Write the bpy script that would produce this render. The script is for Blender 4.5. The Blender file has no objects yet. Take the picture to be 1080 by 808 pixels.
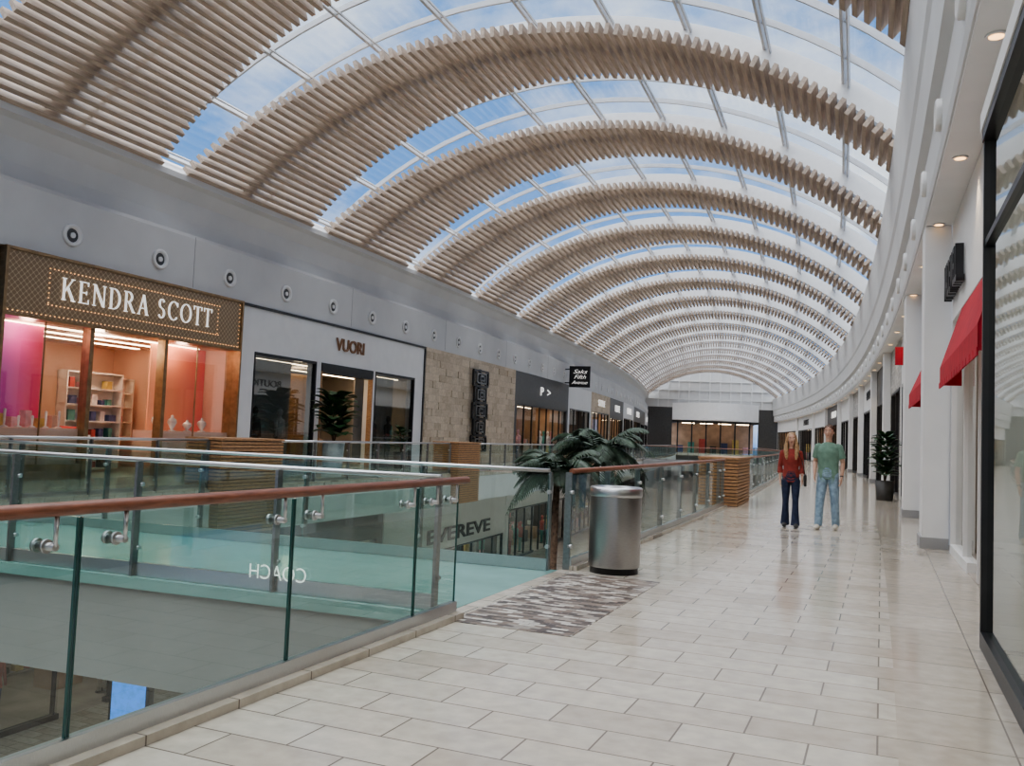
import bpy, bmesh, math, random
import numpy as np
from mathutils import Vector, Matrix, noise
random.seed(7)
R0=530.0; Y0=5.0
SB=-14.0; SE=130.0
def P(s,l,z=0.0):
    if s<=Y0: return Vector((l,s,z))
    th=(s-Y0)/R0
    return Vector((-R0+(R0+l)*math.cos(th), Y0+(R0+l)*math.sin(th), z))
def TH(s): return 0.0 if s<=Y0 else (s-Y0)/R0

# ---------------------------------------------------------------- materials
def nt(name):
    m=bpy.data.materials.new(name); m.use_nodes=True
    t=m.node_tree; b=t.nodes["Principled BSDF"]; return m,t,b
def mat(name,col,rough=0.5,metal=0.0,emit=None,es=0.0,var=0.06,scale=6.0,spec=0.5,bump=0.0,stretch=None):
    m,t,b=nt(name); N=t.nodes; L=t.links
    tc=N.new('ShaderNodeTexCoord'); mp=N.new('ShaderNodeMapping'); nz=N.new('ShaderNodeTexNoise')
    if stretch: mp.inputs['Scale'].default_value=stretch
    nz.inputs['Scale'].default_value=scale; nz.inputs['Detail'].default_value=4
    L.new(tc.outputs['Object'],mp.inputs[0]); L.new(mp.outputs[0],nz.inputs['Vector'])
    r=N.new('ShaderNodeValToRGB')
    c0=[max(0,c*(1-var*2)) for c in col]; c1=[min(1,c*(1+var*2)) for c in col]
    r.color_ramp.elements[0].position=0.3; r.color_ramp.elements[1].position=0.7
    r.color_ramp.elements[0].color=(*c0,1); r.color_ramp.elements[1].color=(*c1,1)
    L.new(nz.outputs[0],r.inputs[0]); L.new(r.outputs[0],b.inputs['Base Color'])
    b.inputs['Roughness'].default_value=rough; b.inputs['Metallic'].default_value=metal
    b.inputs['Specular IOR Level'].default_value=spec
    if bump:
        bp=N.new('ShaderNodeBump'); bp.inputs['Strength'].default_value=bump; bp.inputs['Distance'].default_value=0.01
        L.new(nz.outputs[0],bp.inputs['Height']); L.new(bp.outputs[0],b.inputs['Normal'])
    if emit:
        b.inputs['Emission Color'].default_value=(*emit,1); b.inputs['Emission Strength'].default_value=es
    return m
def brick(name,cols,mort,bw,rh,ms=0.004,rough=0.3,off=0.5,wall=False,noise_amt=0.25,bump=0.0,const=False):
    """brick cells with a random colour per cell picked from cols"""
    m,t,b=nt(name); N=t.nodes; L=t.links
    tc=N.new('ShaderNodeTexCoord'); br=N.new('ShaderNodeTexBrick')
    if wall:
        sp=N.new('ShaderNodeSeparateXYZ'); cb=N.new('ShaderNodeCombineXYZ')
        L.new(tc.outputs['Object'],sp.inputs[0]); L.new(sp.outputs[1],cb.inputs[0]); L.new(sp.outputs[2],cb.inputs[1])
        src=cb.outputs[0]
    else: src=tc.outputs['Object']
    L.new(src,br.inputs['Vector'])
    br.inputs['Scale'].default_value=1.0
    br.inputs['Brick Width'].default_value=bw; br.inputs['Row Height'].default_value=rh
    br.inputs['Mortar Size'].default_value=ms; br.inputs['Mortar Smooth'].default_value=0.1
    br.inputs['Color1'].default_value=(0,0,0,1); br.inputs['Color2'].default_value=(1,1,1,1); br.inputs['Mortar'].default_value=(.5,.5,.5,1)
    br.offset=off
    r=N.new('ShaderNodeValToRGB'); e=r.color_ramp.elements
    n=len(cols)
    if const: r.color_ramp.interpolation='CONSTANT'
    pos=[(i/n if const else i/(n-1)) for i in range(n)]
    if const: pos=[0]+[.18+.64*(i-1)/(n-2) for i in range(1,n)] if n>2 else [0,.5]
    e[0].position=pos[0]; e[0].color=(*cols[0],1); e[1].position=pos[-1]; e[1].color=(*cols[-1],1)
    for p,c in zip(pos[1:-1],cols[1:-1]):
        x=e.new(p); x.color=(*c,1)
    L.new(br.outputs['Color'],r.inputs[0])
    nz=N.new('ShaderNodeTexNoise'); nz.inputs['Scale'].default_value=9; nz.inputs['Detail'].default_value=6
    L.new(tc.outputs['Object'],nz.inputs['Vector'])
    mr=N.new('ShaderNodeMapRange'); mr.inputs[1].default_value=.3; mr.inputs[2].default_value=.7; mr.inputs[3].default_value=1-noise_amt; mr.inputs[4].default_value=1.0+noise_amt*.3
    L.new(nz.outputs[0],mr.inputs[0])
    mx=N.new('ShaderNodeMix'); mx.data_type='RGBA'; mx.blend_type='MULTIPLY'; mx.inputs[0].default_value=1
    L.new(r.outputs[0],mx.inputs[6]); L.new(mr.outputs[0],mx.inputs[7])
    m2=N.new('ShaderNodeMix'); m2.data_type='RGBA'; m2.inputs[7].default_value=(*mort,1)
    L.new(br.outputs['Fac'],m2.inputs[0]); L.new(mx.outputs[2],m2.inputs[6]); L.new(m2.outputs[2],b.inputs['Base Color'])
    b.inputs['Roughness'].default_value=rough
    if bump:
        bp=N.new('ShaderNodeBump'); bp.inputs['Strength'].default_value=bump; bp.inputs['Distance'].default_value=0.02
        L.new(br.outputs['Color'],bp.inputs['Height']); L.new(bp.outputs[0],b.inputs['Normal'])
    return m
def glassmat(name,tint,base=0.05,k=0.6,blend=0.2,gcol=(1,1,1)):
    m=bpy.data.materials.new(name); m.use_nodes=True; t=m.node_tree; N=t.nodes; L=t.links
    N.remove(N["Principled BSDF"]); out=N["Material Output"]
    tr=N.new('ShaderNodeBsdfTransparent'); tr.inputs[0].default_value=(*tint,1)
    gl=N.new('ShaderNodeBsdfGlossy'); gl.inputs['Roughness'].default_value=0.02; gl.inputs['Color'].default_value=(*gcol,1)
    lw=N.new('ShaderNodeLayerWeight'); lw.inputs[0].default_value=blend
    ma=N.new('ShaderNodeMath'); ma.operation='MULTIPLY_ADD'; ma.inputs[1].default_value=k; ma.inputs[2].default_value=base
    L.new(lw.outputs['Facing'],ma.inputs[0])
    mx=N.new('ShaderNodeMixShader'); L.new(ma.outputs[0],mx.inputs[0]); L.new(tr.outputs[0],mx.inputs[1]); L.new(gl.outputs[0],mx.inputs[2])
    L.new(mx.outputs[0],out.inputs[0]); return m
def gradmat(name,stops,axis,lo,hi,rough=0.6,es=0.0):
    m,t,b=nt(name); N=t.nodes; L=t.links
    tc=N.new('ShaderNodeTexCoord'); sp=N.new('ShaderNodeSeparateXYZ'); mr=N.new('ShaderNodeMapRange')
    nz=N.new('ShaderNodeTexNoise'); nz.inputs['Scale'].default_value=0.6
    L.new(tc.outputs['Object'],sp.inputs[0]); L.new(tc.outputs['Object'],nz.inputs[0])
    ad=N.new('ShaderNodeMath'); ad.operation='ADD'; L.new(sp.outputs[axis],ad.inputs[0]); L.new(nz.outputs[0],ad.inputs[1])
    mr.inputs[1].default_value=lo+.5; mr.inputs[2].default_value=hi+.5; L.new(ad.outputs[0],mr.inputs[0])
    r=N.new('ShaderNodeValToRGB'); e=r.color_ramp.elements
    e[0].position=stops[0][0]; e[0].color=(*stops[0][1],1); e[1].position=stops[-1][0]; e[1].color=(*stops[-1][1],1)
    for p,c in stops[1:-1]:
        x=e.new(p); x.color=(*c,1)
    L.new(mr.outputs[0],r.inputs[0]); L.new(r.outputs[0],b.inputs['Base Color'])
    if es:
        L.new(r.outputs[0],b.inputs['Emission Color']); b.inputs['Emission Strength'].default_value=es
    b.inputs['Roughness'].default_value=rough; return m

WHITE=mat('white_paint',(.72,.71,.695),.55,var=.015,scale=2)
OFFW=mat('cool_white_paint',(.57,.565,.555),.5,var=.02,scale=1)
RIBW=mat('rib_white',(.64,.635,.62),.45,var=.015)
FRM=mat('skylight_frame_grey',(.50,.50,.50),.45,var=.02)
GREYP=mat('grey_paint',(.30,.295,.29),.6,var=.03,scale=1)
DKGREY=mat('dark_grey_panel',(.07,.068,.066),.4,var=.08)
BLACK=mat('black_metal',(.02,.02,.022),.35,var=.1)
STEEL=mat('brushed_steel',(.55,.555,.56),.28,1.0,var=.05,scale=60,stretch=(20,20,.6))
STEELD=mat('dark_steel',(.26,.265,.27),.35,0.9,var=.06,scale=30)
BIN=mat('bin_brushed_steel',(.40,.39,.38),.32,1.0,var=.08,scale=40,stretch=(.6,.6,30))
WOODR=mat('cherry_handrail',(.22,.085,.05),.38,var=.15,scale=8,stretch=(8,1,8))
WOOD=mat('slat_wood',(.36,.20,.10),.5,var=.2,scale=5,stretch=(2,2,18))
SLAT=mat('ceiling_slat_wood',(.40,.315,.245),.6,var=.10,scale=3,stretch=(6,.6,6))
TILE=brick('floor_tile',[(.47,.41,.34),(.545,.49,.415),(.60,.55,.475),(.56,.505,.43)],(.19,.16,.135),.60,.30,.005,.13,noise_amt=.16)
TILE2=brick('floor_border_tile',[(.45,.395,.325),(.53,.475,.40)],(.19,.16,.135),.60,.60,.005,.13,off=0.0,noise_amt=.16)
MOSA=brick('mosaic_tile',[(.08,.06,.05),(.24,.18,.14),(.62,.58,.52),(.38,.33,.28),(.12,.09,.075)],(.22,.19,.17),.13,.05,.004,.35,noise_amt=.3,const=True)
STONE=brick('stacked_stone',[(.50,.40,.29),(.58,.475,.355),(.65,.54,.41)],(.36,.29,.22),.7,.30,.004,.7,wall=True,noise_amt=.2,bump=.2)
WSTONE=brick('white_stone',[(.42,.40,.37),(.58,.56,.53)],(.3,.28,.26),.4,.12,.006,.7,wall=True,noise_amt=.3,bump=.4)
DECK=mat('bridge_deck_teal',(.22,.37,.34),.18,var=.04,scale=2)
GLR=glassmat('railing_glass',(.72,.85,.81),.05,.45)
GLS=glassmat('store_glass',(.84,.86,.86),.05,.4)
GLD=glassmat('dark_store_glass',(.50,.55,.55),.10,.6)
GLN=glassmat('near_store_glass',(.70,.78,.75),.09,.5,.25)
GLROOF=glassmat('skylight_glass',(.93,.96,.98),.02,.15)
GEDGE=mat('glass_edge_green',(.03,.09,.08),.2)
BRONZE=mat('bronze_frame',(.30,.20,.11),.35,.6,var=.1)
RED=mat('awning_red',(.42,.012,.025),.7,var=.08)
LAMPW=mat('lamp_warm',(1,.9,.8),.5,emit=(1,.78,.52),es=9)
LAMPN=mat('lamp_neutral',(1,.95,.9),.5,emit=(1,.86,.7),es=6)
LED=mat('led_dot',(1,.6,.3),.5,emit=(1,.50,.2),es=1.4)
DLIGHT=mat('downlight_lens',(1,.8,.5),.5,emit=(1,.55,.22),es=3)
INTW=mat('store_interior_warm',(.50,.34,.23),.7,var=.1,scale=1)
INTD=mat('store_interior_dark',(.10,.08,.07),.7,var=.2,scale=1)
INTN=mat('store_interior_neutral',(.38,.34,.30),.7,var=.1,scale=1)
LEAF=mat('leaf_green',(.03,.085,.03),.45,var=.3,scale=10)
LEAFD=mat('palm_leaf',(.035,.06,.035),.5,var=.3,scale=10)
POTG=mat('pot_grey',(.45,.45,.45),.4,var=.05)
POTB=mat('pot_dark',(.05,.045,.04),.5,var=.1)
BARK=mat('bark',(.14,.09,.06),.9,var=.3,scale=20,bump=.6)
SIGNW=mat('sign_white',(.9,.9,.88),.4,emit=(1,.97,.92),es=.6)
SIGNO=mat('sign_bronze_letters',(.12,.06,.03),.4,emit=(1,.42,.12),es=.03)
BLUE=mat('blue_cladding',(.03,.09,.20),.3,var=.1)
SCREEN=mat('blue_screen',(.05,.15,.5),.3,emit=(.08,.3,.9),es=1.0,var=.3)
itemm=[mat('item_%d'%i,c,.5,var=.1) for i,c in enumerate([(.5,.1,.08),(.7,.65,.6),(.08,.1,.2),(.6,.45,.15),(.1,.3,.25),(.75,.4,.4),(.05,.05,.05)])]
def patternmat():
    m,t,b=nt('sign_lattice_gold'); N=t.nodes; L=t.links
    tc=N.new('ShaderNodeTexCoord'); sp=N.new('ShaderNodeSeparateXYZ'); L.new(tc.outputs['Object'],sp.inputs[0])
    def osc(sock,k):
        a=N.new('ShaderNodeMath'); a.operation='MULTIPLY'; a.inputs[1].default_value=k; L.new(sock,a.inputs[0])
        c=N.new('ShaderNodeMath'); c.operation='SINE'; L.new(a.outputs[0],c.inputs[0]); return c.outputs[0]
    p=N.new('ShaderNodeMath'); p.operation='ADD'; L.new(sp.outputs[1],p.inputs[0]); L.new(sp.outputs[2],p.inputs[1])
    q=N.new('ShaderNodeMath'); q.operation='SUBTRACT'; L.new(sp.outputs[1],q.inputs[0]); L.new(sp.outputs[2],q.inputs[1])
    w=N.new('ShaderNodeMath'); w.operation='MULTIPLY'; L.new(osc(p.outputs[0],22),w.inputs[0]); L.new(osc(q.outputs[0],22),w.inputs[1])
    r=N.new('ShaderNodeValToRGB'); r.color_ramp.elements[0].color=(.50,.38,.24,1); r.color_ramp.elements[1].color=(.25,.17,.10,1)
    r.color_ramp.elements[0].position=.02; r.color_ramp.elements[1].position=.22
    ab=N.new('ShaderNodeMath'); ab.operation='ABSOLUTE'; L.new(w.outputs[0],ab.inputs[0])
    L.new(ab.outputs[0],r.inputs[0]); L.new(r.outputs[0],b.inputs['Base Color']); b.inputs['Roughness'].default_value=.4; b.inputs['Metallic'].default_value=.15
    return m
LATT=patternmat()

# ---------------------------------------------------------------- mesh builder
class MB:
    def __init__(s,name): s.name=name; s.v=[]; s.f=[]; s.mi=[]; s.mats=[]; s.sm=[]
    def m(s,mt):
        if mt not in s.mats: s.mats.append(mt)
        return s.mats.index(mt)
    def face(s,pts,mt,smooth=False):
        i=len(s.v); s.v+= [tuple(p) for p in pts]; s.f.append(tuple(range(i,i+len(pts)))); s.mi.append(s.m(mt)); s.sm.append(smooth)
    def loft(s,rings,mt,closed=True,caps=True,smooth=False):
        i0=len(s.v); n=len(rings[0]); k=s.m(mt)
        for r in rings: s.v+= [tuple(p) for p in r]
        for a in range(len(rings)-1):
            for b in range(n if closed else n-1):
                c=(b+1)%n
                s.f.append((i0+a*n+b,i0+a*n+c,i0+(a+1)*n+c,i0+(a+1)*n+b)); s.mi.append(k); s.sm.append(smooth)
        if caps and closed:
            s.f.append(tuple(i0+b for b in range(n))); s.mi.append(k); s.sm.append(False)
            s.f.append(tuple(i0+(len(rings)-1)*n+b for b in range(n))[::-1]); s.mi.append(k); s.sm.append(False)
    def sweep(s,prof,s0,s1,mt,closed=True,step=3.5,smooth=False):
        n=max(1,math.ceil((s1-s0)/step)) if s1>Y0 else 1
        s.loft([[P(s0+(s1-s0)*i/n,l,z) for l,z in prof] for i in range(n+1)],mt,closed,closed,smooth)
    def box(s,l0,l1,s0,s1,z0,z1,mt):
        l0,l1=min(l0,l1),max(l0,l1)
        s.sweep([(l0,z0),(l1,z0),(l1,z1),(l0,z1)],s0,s1,mt)
    def cyl(s,p0,p1,r,mt,n=12,r1=None,smooth=True):
        p0=Vector(p0);p1=Vector(p1); t=(p1-p0).normalized(); a=Vector((0,0,1)) if abs(t.z)<.9 else Vector((1,0,0))
        u=t.cross(a).normalized(); w=t.cross(u); r1=r if r1 is None else r1
        s.loft([[p+ (u*math.cos(2*math.pi*i/n)+w*math.sin(2*math.pi*i/n))*q for i in range(n)] for p,q in((p0,r),(p1,r1))],mt,smooth=smooth)
    def obox(s,c,dx,dy,dz,mt):
        c=Vector(c); R=[]
        for sz in(-1,1):
            R.append([c+dx*a+dy*b+dz*sz for a,b in((-1,-1),(1,-1),(1,1),(-1,1))])
        s.loft(R,mt)
    def lathe(s,c,prof,mt,n=24):
        c=Vector(c)
        s.loft([[c+Vector((r*math.cos(2*math.pi*i/n),r*math.sin(2*math.pi*i/n),z)) for i in range(n)] for r,z in prof],mt,smooth=True)
    def build(s,parent=None):
        me=bpy.data.meshes.new(s.name); me.from_pydata(s.v,[],s.f)
        for m_ in s.mats: me.materials.append(m_)
        me.polygons.foreach_set('material_index',s.mi); me.polygons.foreach_set('use_smooth',s.sm)
        bm=bmesh.new(); bm.from_mesh(me); bmesh.ops.recalc_face_normals(bm,faces=bm.faces); bm.to_mesh(me); bm.free()
        o=bpy.data.objects.new(s.name,me); bpy.context.scene.collection.objects.link(o)
        if parent: o.parent=parent
        return o

def puttext(body,name,M4,w,h,mt,parent,ext=.02,bold=0.0,shear=0.0):
    cu=bpy.data.curves.new(name,'FONT'); cu.body=body; cu.extrude=ext; cu.offset=bold; cu.shear=shear; cu.align_x='CENTER'; cu.align_y='CENTER'
    o=bpy.data.objects.new(name,cu); bpy.context.scene.collection.objects.link(o); cu.materials.append(mt)
    bpy.context.view_layer.update()
    M4=M4@Matrix.Diagonal((w/o.dimensions.x,h/o.dimensions.y,1,1))
    me=bpy.data.meshes.new_from_object(o.evaluated_get(bpy.context.evaluated_depsgraph_get())); bpy.data.objects.remove(o)
    o2=bpy.data.objects.new(name,me); bpy.context.scene.collection.objects.link(o2); o2.parent=parent; o2.matrix_world=M4
    return o2
def text(body,name,side,s0,s1,zc,h,mt,parent,out=.03,d=0.0,ext=.02,bold=0.0):
    sc=(s0+s1)/2; th=TH(sc)
    if side=='L': p=P(sc,-17+out+d,zc); M=Matrix(((0,0,1),(1,0,0),(0,1,0)))
    else: p=P(sc,1.0-out-d,zc); M=Matrix(((0,0,-1),(-1,0,0),(0,1,0)))
    M=Matrix.Rotation(th,3,'Z')@M
    return puttext(body,name,Matrix.Translation(p)@M.to_4x4(),abs(s1-s0),h,mt,parent,ext,bold)

def serif(body,name,s0,s1,l,z0,h,mt,parent,depth=.03):
    T=.105; t=.04; polys=[]
    def quad(*p): polys.append(list(p))
    def rect(x0,y0,x1,y1): quad((x0,y0),(x1,y0),(x1,y1),(x0,y1))
    def diag(a,b,w):
        w2=w/2; quad((a[0]-w2,a[1]),(a[0]+w2,a[1]),(b[0]+w2,b[1]),(b[0]-w2,b[1]))
    def arc(cx,cy,rx,ry,a0,a1,n=20):
        for i in range(n):
            p=[]
            for a in(math.radians(a0+(a1-a0)*i/n),math.radians(a0+(a1-a0)*(i+1)/n)):
                w=t+(T-t)*abs(math.cos(a)); p.append(((cx+rx*math.cos(a),cy+ry*math.sin(a)),(cx+(rx-w)*math.cos(a),cy+(ry-w)*math.sin(a))))
            quad(p[0][0],p[1][0],p[1][1],p[0][1])
    def ser(x,y,w=.09): rect(x-w-.03,y,x+w+.03,y+.035)
    def g(c,x):
        if c=='K':
            rect(x+.1,0,x+.1+T,1); ser(x+.16,0); ser(x+.16,.965); diag((x+.22,.40),(x+.66,1),t*1.3); diag((x+.72,0),(x+.36,.60),T*1.25); ser(x+.72,0); ser(x+.66,.965,.07); return .88
        if c=='E':
            rect(x+.1,0,x+.1+T,1); rect(x+.04,0,x+.64,t); rect(x+.04,1-t,x+.60,1); rect(x+.2,.5-t/2,x+.5,.5+t/2)
            rect(x+.61,0,x+.64,.2); rect(x+.57,.82,x+.60,1); rect(x+.48,.42,x+.505,.58); return .74
        if c=='N':
            rect(x+.1,0,x+.1+t,1); ser(x+.12,0,.07); rect(x+.72,0,x+.72+t,1); ser(x+.74,.965,.07); diag((x+.72,0),(x+.12,1),T*1.3); rect(x,.965,x+.12,1); return .92
        if c=='D':
            rect(x+.1,0,x+.1+T,1); rect(x+.02,0,x+.32,t); rect(x+.02,1-t,x+.32,1); arc(x+.32,.5,.44,.5,-90,90); return .86
        if c=='R':
            rect(x+.1,0,x+.1+T,1); ser(x+.16,0); rect(x+.02,1-t,x+.32,1); rect(x+.2,.48,x+.32,.48+t); arc(x+.32,.74,.28,.26,-90,90); diag((x+.70,0),(x+.36,.5),T*1.25); ser(x+.72,0,.06); return .84
        if c=='A':
            diag((x+.10,0),(x+.40,1),t*1.3); diag((x+.68,0),(x+.40,1),T*1.15); rect(x+.2,.3,x+.58,.3+t); ser(x+.10,0,.06); ser(x+.69,0,.08); return .80
        if c=='S':
            arc(x+.32,.755,.22,.245,25,270); arc(x+.32,.265,.25,.265,90,-155); return .66
        if c=='C':
            arc(x+.46,.5,.42,.5,45,315,28); rect(x+.74,.72,x+.77,.95); return .84
        if c=='O':
            arc(x+.48,.5,.44,.5,0,360,32); return .96
        if c=='T':
            rect(x+.30,0,x+.30+T,1); rect(x+.03,1-t,x+.70,1); ser(x+.36,0); rect(x+.03,.8,x+.06,1); rect(x+.67,.8,x+.70,1); return .74
        return .38
    x=0
    for c in body: x+=g(c,x)+.13
    sc=(s1-s0)/x; mb=MB(name)
    for p in polys:
        mb.loft([[P(s0+a*sc,l+d,z0+b*h) for a,b in p] for d in(0,depth)],mt)
    return mb.build(parent)

# ---------------------------------------------------------------- floors
fl=MB('floor')
fl.box(-3.12,.09,SB,SE,-.12,0,TILE); fl.box(.09,1.0,SB,SE,-.12,0,TILE2)
fl.box(-3.12,1.0,SB,SE,-.85,-.13,GREYP)
fl.box(-17,-13,SB,SE,-.12,0,TILE); fl.box(-17,-12.98,SB,SE,-1.0,-.13,OFFW)
fl.build()
mo=MB('floor_mosaic'); mo.box(-2.95,-2.0,6.0,8.8,-.005,.004,MOSA); mo.build()
lf=MB('floor_lower'); lf.box(-22,2,SB,SE,-5.6,-5.4,TILE); lf.build()

# ---------------------------------------------------------------- bridge
bz=MB('footbridge')
def brp(t,s): return Vector((-3.13+(-9.84)*t, s-.45*t, 0))
for (za,zb,mt,e) in ((-.10,0,DECK,0),(-.95,-.10,GREYP,-.05)):
    rr=[]
    for t in(0,1):
        a=brp(t,6.2-e); b=brp(t,8.9+e)
        rr.append([a+Vector((0,0,za)),b+Vector((0,0,za)),b+Vector((0,0,zb)),a+Vector((0,0,zb))])
    bz.loft(rr,mt)
bz.build()

# ---------------------------------------------------------------- railings
def rail(name,pts,side,seam=1.45,posts=True,cap=WOODR,curb=True,first=0.0,capr=.028,brackets=False):
    mb=MB(name)
    L=[0]
    for a,b in zip(pts,pts[1:]): L.append(L[-1]+(b-a).length)
    def at(d):
        d=max(0,min(L[-1],d))
        for i in range(len(pts)-1):
            if d<=L[i+1]+1e-6:
                t=(pts[i+1]-pts[i]).normalized(); return pts[i]+t*(d-L[i]),t
        return pts[-1],(pts[-1]-pts[-2]).normalized()
    def nrm(t): return Vector((-t.y,t.x,0))*side
    up=Vector((0,0,1))
    def ribbon(o0,o1,z0,z1,mt,d0=0,d1=None):
        d1=L[-1] if d1 is None else d1
        n=max(1,math.ceil((d1-d0)/3.5)) if len(pts)>2 else 1
        R=[]
        for i in range(n+1):
            p,t=at(d0+(d1-d0)*i/n); k=nrm(t)
            R.append([p+k*o0+up*z0,p+k*o1+up*z0,p+k*o1+up*z1,p+k*o0+up*z1])
        mb.loft(R,mt)
    if curb: ribbon(-.06,.09,0.002,.045,TILE2)
    ribbon(-.025,.025,.045 if curb else .003,.12,STEEL)
    d=first
    ds=[0]
    while d<L[-1]-.3:
        if d>0.2: ds.append(d)
        d+=seam
    ds.append(L[-1])
    for a,b in zip(ds,ds[1:]):
        p,t=at(a+.008); q,_=at(b-.008)
        mb.face([p+up*.10,q+up*.10,q+up*1.0,p+up*1.0],GLR)
        for e in(p,q):
            k=nrm(t); mb.obox(e+up*.55,t*.004,k*.006,up*.45,GEDGE)
    for a in ds:
        p,t=at(a); k=nrm(t)
        if posts:
            mb.obox(p-k*.03+up*.516,t*.014,k*.035,up*.514,STEELD)
            for zz in(.25,.82):
                mb.cyl(p+up*zz-k*.02,p+up*zz+k*.03,.022,STEEL,10)
        if brackets:
            for e in(-.17,.17):
                if 0<a+e<L[-1]:
                    q,_=at(a+e); mb.cyl(q+up*.90-k*.03,q+up*.90+k*.075,.016,STEEL,10)
                    mb.cyl(q+up*.90+k*.07,q+up*1.02+k*.07,.009,STEEL,8)
                    mb.cyl(q+up*.90-k*.035,q+up*.90-k*.02,.028,STEEL,12)
                    mb.cyl(q+up*.90+k*.015,q+up*.90+k*.03,.028,STEEL,12)
    n=max(1,math.ceil(L[-1]/3)); R=[]
    off=.065 if brackets else 0.0
    for i in range(n+1):
        p,t=at(L[-1]*i/n); k=nrm(t); c=p+k*off+up*1.045
        R.append([c+(k*math.cos(a)*capr*1.15+up*math.sin(a)*capr) for a in [2*math.pi*j/12 for j in range(12)]])
    mb.loft(R,cap,smooth=True)
    return mb.build()
def spath(l,s0,s1,step=3.0):
    n=max(1,math.ceil((s1-s0)/step)); return [P(s0+(s1-s0)*i/n,l) for i in range(n+1)]
rail('glass_railing',[Vector((-3.0,-8,0)),Vector((-3.0,6.15,0))],-1,seam=1.42,posts=False,first=.72,brackets=True)
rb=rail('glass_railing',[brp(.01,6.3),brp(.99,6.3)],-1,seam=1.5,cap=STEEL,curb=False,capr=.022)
rail('glass_railing',[brp(.01,8.8),brp(.99,8.8)],1,seam=1.5,cap=STEEL,curb=False,capr=.022)
rail('glass_railing',spath(-3.03,9.0,20.2),-1,seam=1.5,posts=True)
rail('glass_railing',spath(-3.03,23.2,120),-1,seam=1.9)
rail('glass_railing',spath(-13.05,-8,5.6),1,seam=1.6,cap=STEEL)
rail('glass_railing',spath(-13.05,8.6,15.0),1,seam=1.6,cap=STEEL)
rail('glass_railing',spath(-13.05,17.4,27.4),1,seam=1.6,cap=STEEL)
rail('glass_railing',spath(-13.05,29.6,43.9),1,seam=1.6,cap=STEEL)
rail('glass_railing',spath(-13.05,47.1,120),1,seam=1.6,cap=STEEL)
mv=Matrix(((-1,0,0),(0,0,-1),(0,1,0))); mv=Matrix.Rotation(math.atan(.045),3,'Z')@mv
puttext('COACH','painted_sign_reflection',Matrix.Translation(brp(.158,6.26)+Vector((0,0,.155)))@mv.to_4x4(),.56,.12,SIGNW,rb,ext=.002,bold=-.01)  # mirrored letters modelled on the pane to imitate a store sign's reflection

def slatbox(name,l0,l1,s0,s1,z0,z1):
    mb=MB(name); mb.box(l0+.03,l1-.03,s0+.03,s1-.03,z0,z1-.03,INTD)
    z=z0+.01
    while z<z1-.06:
        mb.box(l0,l1,s0,s1,z,z+.055,WOOD); z+=.075
    mb.box(l0-.02,l1+.02,s0-.02,s1+.02,z1-.05,z1,WOOD)
    return mb.build()
slatbox('wood_slat_planter',-3.62,-2.75,20.4,23.0,0,1.10)
slatbox('wood_slat_planter',-13.7,-12.75,15.1,17.3,-.99,1.1)
slatbox('wood_slat_planter',-13.7,-12.75,27.5,29.5,-.99,1.1)
slatbox('wood_slat_planter',-13.7,-12.75,44,47,-.99,1.1)

# ---------------------------------------------------------------- left upper wall
wl=MB('wall_left')
wl.sweep([(-17.0,4.98),(-17.0,6.35),(-17.06,6.45),(-17.35,6.47),(-17.42,6.9),(-17.36,7.4),(-17.15,7.72),(-16.98,7.8),(-16.98,7.95),(-17.9,8.5),(-17.9,4.98)],SB,SE,OFFW)
for s in np.arange(14.7-2.8*8,SE,8.4): wl.box(-17.002,-16.997,s+1.3,s+1.315,5.03,6.4,GREYP)
wl.build()
vn=MB('round_air_vents')
def ring(mb,c,ax,r,mt1,mt2):
    ax=ax.normalized(); u=Vector((0,0,1)); w=ax.cross(u)
    R=[]
    for q,d in((r,0),(r,.05),(r*.82,.07),(r*.62,.03),(r*.6,0)):
        R.append([c+ax*d+(u*math.sin(a)+w*math.cos(a))*q for a in [2*math.pi*i/20 for i in range(20)]])
    mb.loft(R,mt1,caps=False,smooth=True); mb.face([c+ax*.012+(u*math.sin(a)+w*math.cos(a))*r*.62 for a in [2*math.pi*i/20 for i in range(20)]],mt2)
    mb.cyl(c,c+ax*.05,r*.25,mt1,12)
s=14.7-2.8*8
while s<SE-1:
    th=TH(s); ax=Vector((math.cos(th),math.sin(th),0))
    ring(vn,P(s,-17.0,5.55),ax,.26,WHITE,DKGREY)
    s+=2.8
vn.build()

# ---------------------------------------------------------------- right fascia, soffit
wr=MB('wall_right')
wr.sweep([(.62,4.8),(.60,4.9),(.60,5.5),(.50,5.62),(.47,6.3),(.43,6.42),(.40,7.0),(.36,7.8),(.36,7.95),(1.4,8.5),(1.4,4.8)],SB,SE,OFFW)
wr.build()
so=MB('ceiling_soffit_right'); so.box(.64,1.3,SB,SE,4.76,4.8,WHITE)
so.build()
v2=MB('round_air_vents'); s=-6
while s<SE:
    th=TH(s); ring(v2,P(s,.60,5.2),-Vector((math.cos(th),math.sin(th),0)),.18,WHITE,GREYP); s+=2.8
v2.build()
dl=MB('recessed_downlights'); s=-5.0
while s<SE:
    c=P(s,.81,4.755); n=16
    dl.cyl(c+Vector((0,0,-.012)),c+Vector((0,0,.004)),.085,WHITE,16)
    dl.face([c+Vector((.06*math.cos(a),.06*math.sin(a),-.014)) for a in [2*math.pi*i/n for i in range(n)]],DLIGHT)
    s+=3.2
dl.build()

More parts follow.
